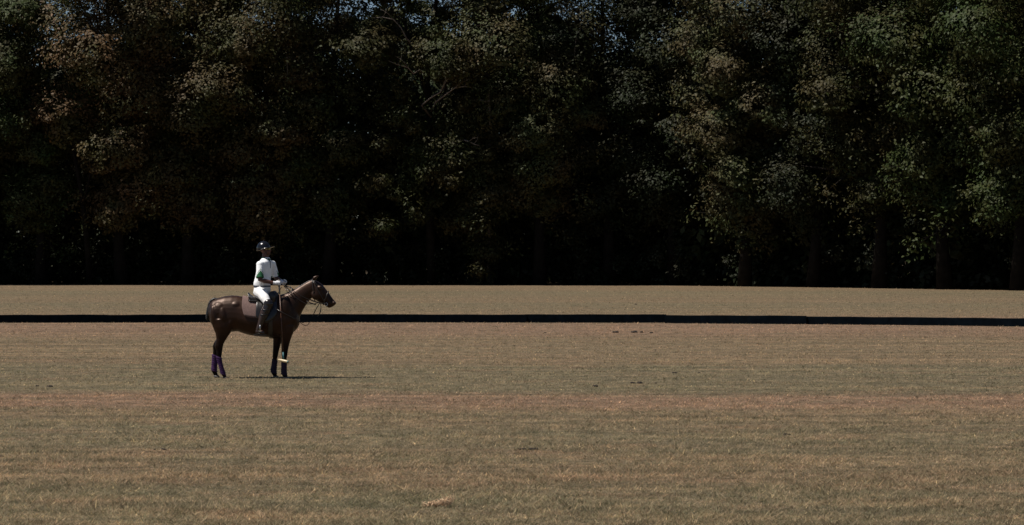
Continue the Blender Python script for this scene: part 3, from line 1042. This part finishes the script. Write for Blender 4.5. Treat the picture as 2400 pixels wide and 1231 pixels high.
# seat sweeping up to cantle and pommel
loft(sm, [(402, 484, 412, 500, 0, .10), (408, 482, 415, 552, 0, .155), (425, 500, 425, 560, 0, .175), (450, 514, 450, 562, 0, .17), (480, 522, 480, 560, 0, .15),
          (520, 522, 520, 556, 0, .13), (560, 510, 560, 548, 0, .12), (590, 486, 590, 535, 0, .11), (612, 474, 612, 520, 0, .085), (628, 478, 625, 505, 0, .05)], 18)
sm.fuse('seat', M_TACK, saddle, .009, 3)
pm = MB()
loft(pm, [(407, 534, 412, 552, 0, .17), (420, 528, 420, 562, 0, .215), (450, 532, 450, 566, 0, .22), (480, 534, 480, 568, 0, .215), (500, 540, 500, 566, 0, .19)], 16)
pm.fuse('panel', M_TACK, saddle, .010, 3)
for s in (-1, 1):
    # thigh rolls and hanging fore straps by the pommel
    MB().ball(Pt(600, 520, s * .20), (.075, .05, .12)).build('knee_roll', M_TACK, saddle)
    MB().strap([Pt(555, 560, s * .335), Pt(540, 640, s * .375), Pt(522, 720, s * .385), Pt(516, 752, s * .39)], .028, .006).build('stirrup_leather', M_STRAP, saddle)
    st = MB()
    c = Pt(512, 782, s * .392)
    st.tube([c + Vector((.0, .062 * math.sin(t), .062 + .068 * math.cos(t))) + Vector((.012, 0, 0)) for t in (math.radians(a) for a in range(-140, 141, 20))], .009, 8)
    st.box(c + Vector((.012, 0, .008)), (.05, .10, .012))
    st.build('stirrup', M_STEEL, saddle, smooth=False)

# ------------------------------------------------------------------ rider
M_SKIN = simple('skin', (.095, .037, .024), 0.5, 0.15, 25, 0.1, 80, 0.4)
M_WHITE = simple('white_breeches', (.85, .84, .83), 0.8, 0.04, 8, 0.35, 14, 0.2)
M_SHIRT = simple('white_shirt', (.83, .84, .86), 0.85, 0.05, 9, 1.0, 11, 0.2)
M_GREEN = simple('green_cloth', (.024, .110, .048), 0.85, 0.3, 20, 0.4, 20, 0.2)
M_NAVY = simple('navy_trim', (.012, .022, .050), 0.7, 0.2, 20)
M_HELM = simple('black_helmet', (.005, .005, .006), 0.2, 0.15, 6, 0.0, 40, 0.45, 0.15)
M_BOOT = simple('dark_boot', (.013, .010, .009), 0.22, 0.3, 12, 0.2, 26, 0.5)
M_BROWNB = simple('brown_boot', (.030, .017, .012), 0.3, 0.3, 12, 0.2, 26, 0.5)
M_GLOVE = simple('white_glove', (.66, .66, .68), 0.8, 0.15, 40, 0.4, 60, 0.2)
M_LENS = simple('yellow_lens', (.42, .36, .10), 0.15, 0.15, 20)

rider = empty('person', HORSE_AT)
tag(rider, 'polo player in white shirt and breeches and black helmet, seated on the pony', 'person')

TYAW = -math.radians(26)         # upper body turned towards the camera
HYAW = -math.radians(16)
CH = Pt(532, 330)


def tz(cx, cy, y):
    """Point given in the trunk's own turned frame."""
    return CH + Matrix.Rotation(TYAW, 3, 'Z') @ (Pt(cx, cy, y) - CH)


sho_n, sho_f = Pt(505, 262, -.178), Pt(586, 260, .165)
elb_n, wri_n, han_n = Pt(508, 384, -.265), Pt(615, 408, -.185), Pt(652, 412, -.155)
elb_f, wri_f, han_f = Pt(610, 370, .245), Pt(664, 396, .065), Pt(690, 404, .01)
hip = {s: Pt(505, 478, s * .10) for s in (-1, 1)}
knee = {s: Pt(574, 572, s * .355) for s in (-1, 1)}
ankle = {s: Pt(503, 762, s * .385) for s in (-1, 1)}
toe = {s: Pt(546, 797, s * .415) for s in (-1, 1)}
heel = {s: Pt(482, 790, s * .385) for s in (-1, 1)}

bm_ = MB()
loft(bm_, [(470, 470, 550, 470, 0, .13), (478, 425, 548, 425, 0, .115), (492, 350, 560, 350, 0, .11), (500, 290, 570, 290, 0, .11), (512, 245, 566, 245, 0, .085), (520, 222, 558, 222, 0, .06),
           (522, 200, 562, 200, 0, .055), (520, 170, 565, 170, 0, .055)], 16)
# head: skull, jaw, nose, brow, chin, ears; turned a little towards the camera
HC = Pt(538, 148)
HM = Matrix.Rotation(-math.radians(7), 3, 'Z') @ Matrix.Rotation(math.radians(-3), 3, 'Y')
hd = lambda x, y, z: HC + HM @ Vector((x, y, z))
bm_.ball(hd(-.012, 0, .03), (.098, .078, .098), 16, 12, HM)
bm_.ball(hd(.022, 0, -.045), (.068, .060, .072), 16, 12, HM)
bm_.ball(hd(.066, 0, -.088), (.024, .026, .022), 10, 8, HM)
bm_.tube([hd(.080, 0, .012), hd(.098, 0, -.018), hd(.106, 0, -.032), hd(.088, 0, -.040)], [.010, .012, .014, .010], 8)
bm_.ball(hd(.078, 0, .030), (.018, .055, .014), 10, 6, HM)
bm_.ball(hd(.080, 0, -.062), (.014, .026, .008), 10, 6, HM)
bm_.ball(hd(.080, 0, -.074), (.013, .022, .007), 10, 6, HM)
for s in (-1, 1):
    bm_.ball(hd(-.012, s * .080, -.015), (.018, .010, .030), 10, 8, HM)
bm_.tube([Pt(534, 235), Pt(538, 205), Pt(541, 180)], [.064, .060, .058], 12)
for a, e, w, h in ((sho_n, elb_n, wri_n, han_n), (sho_f, elb_f, wri_f, han_f)):
    bm_.tube([a * .5 + Pt(540, 262) * .5, a + Vector((0, 0, -.015)), (a + e) / 2, e, e + (w - e) * .3, w, w + (h - w) * .6],
             [.045, .050, .047, .040, .043, .027, .026], 12)
for s in (-1, 1):
    bm_.tube([hip[s], (hip[s] + knee[s]) / 2, knee[s], knee[s] + (ankle[s] - knee[s]) * .3, ankle[s], (ankle[s] + toe[s]) / 2, toe[s]], [.085, .075, .052, .052, .036, .034, .026], 12)
bm_.fuse('body', M_SKIN, rider, .009, 3)

# breeches
br = MB()
loft(br, [(452, 492, 560, 500, 0, .150), (446, 474, 580, 470, 0, .178), (449, 450, 580, 448, 0, .172), (453, 430, 577, 430, 0, .158)], 20)
for s in (-1, 1):
    k2 = knee[s] + (ankle[s] - knee[s]) * .12
    br.tube([hip[s] + Vector((-.035, 0, .02)), hip[s] + Vector((-.005, s * .035, -.02)), hip[s] * .65 + knee[s] * .35 + Vector((0, s * .02, .02)), hip[s] * .35 + knee[s] * .65 + Vector((0, s * .02, .02)), knee[s] + Vector((0, 0, .012)), k2],
            [.115, .112, .100, .086, .070, .060], 14)
br.fuse('breeches', M_WHITE, rider, .010, 4)

# shirt with blousing hem, sleeves
shm = MB()
SEC = [  # centre cx, cy, half depth, half width, yaw
    (513, 438, .140, .165, HYAW), (512, 425, .150, .178, HYAW), (514, 405, .148, .182, HYAW * 1.3), (519, 375, .136, .180, TYAW * .8), (526, 340, .128, .185, TYAW), (533, 300, .124, .192, TYAW),
    (537, 268, .118, .190, TYAW), (541, 243, .104, .160, TYAW), (542, 225, .082, .105, TYAW), (543, 208, .064, .068, TYAW)]
rings = []
for cx, cy, hdp, hw, yw in SEC:
    R3 = Matrix.Rotation(yw, 3, 'Z')
    rings.append([Pt(cx, cy) + R3 @ Vector((hdp * math.cos(t), hw * math.sin(t), 0)) for t in (2 * math.pi * k / 22 for k in range(22))])
shm.rings(rings)
for a, e in ((sho_n, elb_n), (sho_f, elb_f)):
    shm.tube([a * .35 + Pt(541, 243) * .65, a * .75 + Pt(541, 252) * .25, a + Vector((0, 0, -.012)), a * .6 + e * .4, a * .28 + e * .72, a * .12 + e * .88], [.045, .058, .068, .068, .070, .073], 14)
    shm.ball(a + Vector((0, 0, -.010)), .070)
sh = shm.fuse('shirt', [M_SHIRT, M_GREEN, M_NAVY], rider, .008, 4)
me = sh.data
for p in me.polygons:
    c = p.center
    for a, e in ((sho_n, elb_n), (sho_f, elb_f)):
        ax = e - a
        u = (c - a).dot(ax) / ax.length_squared
        rr = (c - a - ax * u).length
        if rr < .105 and u < 1.1 and (c - Pt(532, c.z and 330)).length > 0:
            side = (c - a - ax * u)
            fwd = side.normalized().x if side.length > 1e-6 else 0
            lim = .34 + .28 * abs(fwd - .25)
            outer = side.y * (1 if a.y > 0 else -1) > -.045
            if u > lim and outer:
                p.material_index = 1
                if .50 < u - lim + .45 < .56: p.material_index = 0
    q = Matrix.Rotation(-TYAW, 3, 'Z') @ (c - CH)
    zz = c.z - W(330)
    if q.x > .05 and abs(q.y + .0) < .009 + .008 * max(0, (zz - .12) / .1) and .085 < zz < .27:
        p.material_index = 2
# collar
cm = MB()
rr_ = []
for k in range(25):
    t = 2 * math.pi * k / 24
    R3 = Matrix.Rotation(TYAW, 3, 'Z')
    rad = .066 + .012 * max(0, math.cos(t))
    rr_.append(Pt(543, 211 + 16 * max(0, math.cos(t))) + R3 @ Vector((rad * math.cos(t), rad * 1.08 * math.sin(t), 0)))
cm.tube(rr_, .013, 8)
cm.build('collar', M_GREEN, rider)
# belt
bt = MB()
R3 = Matrix.Rotation(HYAW, 3, 'Z')
for_r = []
for hgt, gr in ((.012, .0), (.012, .007), (-.012, .007), (-.012, .0)):
    for_r.append([Pt(514, 434) + R3 @ Vector(((.147 + gr) * math.cos(t), (.166 + gr) * math.sin(t), hgt)) for t in (2 * math.pi * k / 28 for k in range(28))])
bt.rings(for_r)
bt.build('belt', M_NAVY, rider)

# boots, knee guards
for s in (-1, 1):
    k, a, t_, hl = knee[s], ankle[s], toe[s], heel[s]
    m = MB()
    m.tube([k + (a - k) * .10, k + (a - k) * .28 + Vector((-.012, 0, 0)), k + (a - k) * .5 + Vector((-.010, 0, 0)), k + (a - k) * .8, a, a + Vector((0, 0, -.045))], [.066, .073, .070, .055, .050, .046], 14)
    m.tube([hl + Vector((0, 0, .015)), a + Vector((.01, s * .006, -.055)), (a * .45 + t_ * .55) + Vector((0, 0, -.02)), t_ + Vector((.005, 0, .002))], [.040, .046, .042, .030], 12)
    bo = m.fuse('boot', M_BROWNB, rider, .009, 3)
    so = MB()
    mid = (hl + t_) / 2 + Vector((0, 0, -.030))
    ang = math.atan2((t_ - hl).y, (t_ - hl).x)
    Ms = Matrix.Rotation(ang, 3, 'Z')
    so.rings([[mid + Ms @ Vector((.125 * math.cos(q_), .042 * math.sin(q_), dz)) for q_ in (2 * math.pi * k_ / 20 for k_ in range(20))] for dz in (-.014, .004)])
    so.box(hl + Vector((.012, 0, -.036)), (.06, .06, .03), Ms)
    so.build('sole', M_BOOT, bo, smooth=False)
    m = MB()
    m.ball(k + Vector((.012, s * .012, .008)), (.090, .074, .090), 16, 12)
    m.tube([k + Vector((-.005, 0, .035)) + (hip[s] - k) * .08, k + Vector((.012, 0, 0)), k + (a - k) * .25 + Vector((.012, 0, 0)), k + (a - k) * .58 + Vector((.014, 0, 0))], [.080, .083, .080, .062], 14)
    kg = m.fuse('knee_guard', M_BOOT, rider, .009, 3)
    for u in (.22, .42):
        c = k + (a - k) * u
        pts = [c + Vector((.086 * math.cos(q_) + .004, .086 * math.sin(q_), 0)) for q_ in (2 * math.pi * j / 20 for j in range(21))]
        MB().tube(pts, .008, 6).build('strap', M_TACK, kg)


def fist(wrist, c, axis, name):
    """Glove closed round a bar through c along axis: palm, four fingers, thumb."""
    axis = Vector(axis).normalized()
    f = (c - wrist)
    f = (f - axis * f.dot(axis)).normalized()
    n = axis.cross(f)
    m = MB()
    m.tube([wrist - (c - wrist) * .25, wrist + (c - wrist) * .15], [.034, .033], 10)
    m.tube([wrist, wrist + (c - wrist) * .45 - n * .018, c - n * .030 + f * .01], [.031, .036, .034], 10)
    for i in range(4):
        o = c + axis * (.030 - .020 * i)
        ln = (1.0, 1.08, 1.02, .85)[i]
        pts = [o + (-n * math.cos(q_) + f * math.sin(q_)) * .027 for q_ in (ln * math.pi * 1.25 * k_ / 7 for k_ in range(8))]
        m.tube([o - n * .035 - f * .02] + pts, [.011] + [.0105 - .0004 * k_ for k_ in range(8)], 7)
    o = c + axis * .045 - f * .022
    m.tube([o - n * .018 - f * .02, o, o + f * .022 + n * .014, o + f * .040 + n * .010], [.013, .012, .011, .009], 7)
    return m.fuse(name, M_GLOVE, rider, .005, 2)


shaft_top, shaft_bot = Pt(652, 408, -.150), Pt(699, 1000, -.455)
ax = (shaft_bot - shaft_top).normalized()
fist(wri_n, han_n, -ax, 'glove')
fist(wri_f, han_f, Vector((.35, -.6, .45)), 'glove')

# helmet
HT = Matrix.Rotation(-math.radians(10), 3, 'Z') @ Matrix.Rotation(-math.radians(13), 3, 'Y')
hp = lambda x, y, z: Pt(527, 138) + HT @ Vector((x, y, z))
hm = MB()
rings = []
for i in range(0, 9):
    ph = math.radians(4 + 90 * i / 8)
    rings.append([hp(.128 * math.sin(ph) * math.cos(t) - .006, .106 * math.sin(ph) * math.sin(t), .128 * math.cos(ph)) for t in (2 * math.pi * k / 24 for k in range(24))])
rings.append([hp(.122 * math.cos(t) - .006, .100 * math.sin(t), -.022) for t in (2 * math.pi * k / 24 for k in range(24))])
hm.rings(rings)
helm = hm.build('helmet', M_HELM, rider)
bmh = MB()
prof = []
for kind in range(4):
    ring = []
    for k in range(36):
        t = 2 * math.pi * k / 36
        f = max(0, math.cos(t))
        back = max(0, -math.cos(t))
        ext = .014 + .070 * f ** 1.5 + .004 * back
        r = 0 if kind in (0, 3) else ext
        dz = -.004 - .020 * r / .08 * (1 - .75 * f) + (0 if kind < 2 else -.008)
        ring.append(hp((.122 + r) * math.cos(t) - .006, (.101 + r) * math.sin(t), dz))
    prof.append(ring)
bmh.rings(prof, cap=False)
bmh.build('brim', M_HELM, helm)
MB().tube([hp(.0, 0, .130), hp(.03, 0, .128), hp(.07, 0, .108), hp(.105, 0, .070), hp(.12, 0, .03)], .006, 6).build('ridge', M_HELM, helm)
for s in (-1, 1):
    MB().tube([hd(-.01, s * .086, .02), hd(.015, s * .080, -.05), hd(.045, s * .045, -.105), hd(.052, 0, -.118)], .006, 6).build('chin_strap', M_TACK, helm)
g_ = MB()
for s in (-1, 1):
    g_.ball(hd(.084, s * .034, .010), (.010, .032, .022), 12, 8, HM)
g_.tube([hd(.080, -.068, .010), hd(.02, -.092, .012), hd(-.03, -.094, .014)], .005, 6)
g_.tube([hd(.080, .068, .010), hd(.02, .092, .012), hd(-.03, .094, .014)], .005, 6)
g_.build('goggles', M_LENS, rider)

# ------------------------------------------------------------------ mallet held in the near hand
M_CANE = simple('brown_cane', (.070, .025, .010), 0.4, 0.35, 18)
M_GRIP = simple('pale_grip', (.17, .155, .145), 0.7, 0.3, 40)
M_HEADW = simple('pale_wood', (.44, .35, .20), 0.35, 0.2, 20)
M_TEAL = simple('teal_tape', (.03, .12, .13), 0.5, 0.2, 20)
mal = empty('mallet', HORSE_AT)
tag(mal, 'long brown cane polo mallet hanging from the rider\'s near gloved hand', 'mallet')
up = shaft_top - ax * .055
MB().tube([up, shaft_top + ax * .20], [.017, .014], 10).build('grip', M_GRIP, mal)
MB().tube([shaft_top + ax * .20, shaft_top + ax * .7, shaft_bot - ax * .14], [.0085, .0085, .008], 10).build('shaft', M_CANE, mal)
MB().tube([shaft_bot - ax * .14, shaft_bot + ax * .01], [.0125, .0125], 10).build('binding', M_TEAL, mal)
hdir = Vector((.86, -.50, -.16)).normalized()
hc = shaft_bot + ax * .02
mh = MB()
mh.tube([hc - hdir * .118, hc - hdir * .112, hc - hdir * .07, hc, hc + hdir * .07, hc + hdir * .112, hc + hdir * .118], [.012, .021, .025, .027, .025, .021, .012], 14)
mhead = mh.build('head', M_HEADW, mal)
MB().tube([hc + hdir * .092, hc + hdir * .112], [.0245, .0225], 14).build('end_band', M_TEAL, mhead)
MB().tube([shaft_top + Vector((0, -.02, .02)), shaft_top + Vector((-.03, -.05, -.03)), shaft_top + Vector((.0, -.05, -.075)), shaft_top + Vector((.02, -.03, -.03))], .005, 6).build('wrist_sling', M_STRAP, mal)

# ------------------------------------------------------------------ clods, droppings and straw on the field
M_CLOD = simple('dark_earth', (.020, .014, .010), 0.95, 0.5, 30, 0.8, 60)


def clod(px, py, size, label, n=3, spread=1.0):
    o = spot(px, py)
    size *= .68
    g = random.Random(px * 7 + py)
    m = MB()
    for i in range(n):
        c = Vector((g.uniform(-.5, .5) * size * n * .55 * spread, g.uniform(-.5, .5) * size, size * .16))
        r = size * g.uniform(.35, .6)
        m.ball(c, (r * g.uniform(.8, 1.3), r, r * g.uniform(.3, .6)), 9, 6, Matrix.Rotation(g.random() * 3, 3, 'Z'))
    m.v = [(x + g.uniform(-.14, .14) * size, y + g.uniform(-.14, .14) * size, max(-.01, z + g.uniform(-.10, .10) * size)) for x, y, z in m.v]
    ob = m.build('turf_clod', M_CLOD, None, smooth=False)
    ob.location = o
    tag(ob, label, 'clod', 'dark clods kicked up on the field')


for args in [
    (83, 906, .10, 'dark clod at the far left, level with the pony\'s hooves', 2),
    (120, 907, .11, 'dark clod just right of another at the far left, level with the hooves', 3),
    (57, 890, .06, 'tiny dark clod at the far left, slightly above the hoof line', 2),
    (360, 1055, .045, 'small dark clod below the pony, left one of a close pair', 2),
    (384, 1055, .065, 'dark clod below the pony, right one of a close pair', 3),
    (526, 1038, .05, 'single dark clod in the grass straight below the hind hooves', 2),
    (4, 1071, .06, 'dark clod touching the left edge of the picture', 2),
    (1393, 907, .12, 'dark clod mid field right of the pony, level with its hooves', 3),
    (1500, 899, .12, 'flat row of dark clods right of the middle, above the pink strip', 4, 1.5),
    (1534, 899, .06, 'little clod just right of the flat row of clods', 2),
    (1580, 875, .09, 'faint clods in the greenish strip right of the middle', 3, 1.3),
    (1637, 875, .07, 'small clod at the right end of the greenish strip pair', 2),
    (1222, 1054, .065, 'dark clod near the middle foreground, left of a pair', 3),
    (1254, 1055, .085, 'long dark clod near the middle foreground, right of a pair', 3),
    (1045, 1056, .035, 'speck of earth above the straw clump', 2),
    (1730, 1021, .05, 'thin dark clod in the right foreground, left of a pair', 3),
    (1841, 1020, .075, 'dark flat clod in the right foreground, right of a pair', 3, 1.3),
    (1448, 780, .16, 'dark earth at the left end of the scuffed row below the sideboard', 3, 1.6),
    (1490, 780, .20, 'dark earth in the middle of the scuffed row below the sideboard', 4, 1.7),
    (1526, 781, .13, 'dark earth at the right end of the scuffed row below the sideboard', 2),
    (1277, 781, .10, 'lone dark speck below the sideboard near the middle', 2),
    (1490, 714, .14, 'small dark clod on the grass beyond the sideboard', 2)]:
    clod(*args)

# straw clump
M_STRAW = simple('straw', (.52, .36, .22), 0.75, 0.35, 30)
g = random.Random(3)
m = MB()
for i in range(120):
    u = g.uniform(-1, 1)
    bx = u * .10 + g.uniform(-.02, .02)
    p = Vector((bx, g.uniform(-.05, .05), .006))
    h = .02 + .030 * max(0, u + .3) + g.random() * .018
    q_ = p + Vector((g.uniform(-.03, .05), g.uniform(-.03, .03), h))
    e = q_ + Vector((g.uniform(-.035, .055), g.uniform(-.03, .03), h * g.uniform(-.5, .75)))
    m.tube([p, q_, e], [.005, .0045, .0015], 4)
for i in range(7):
    p = Vector((.06 + g.uniform(-.02, .02), 0, .02))
    m.tube([p, p + Vector((.005, 0, .05)), p + Vector((g.uniform(-.03, .04), 0, .075 + .03 * g.random()))], [.003, .0025, .001], 4)
ob = m.build('straw_clump', M_STRAW, None, smooth=False)
ob.location = spot(1027, 1188)
tag(ob, 'orange tuft of dead straw lying in the near grass', 'straw')
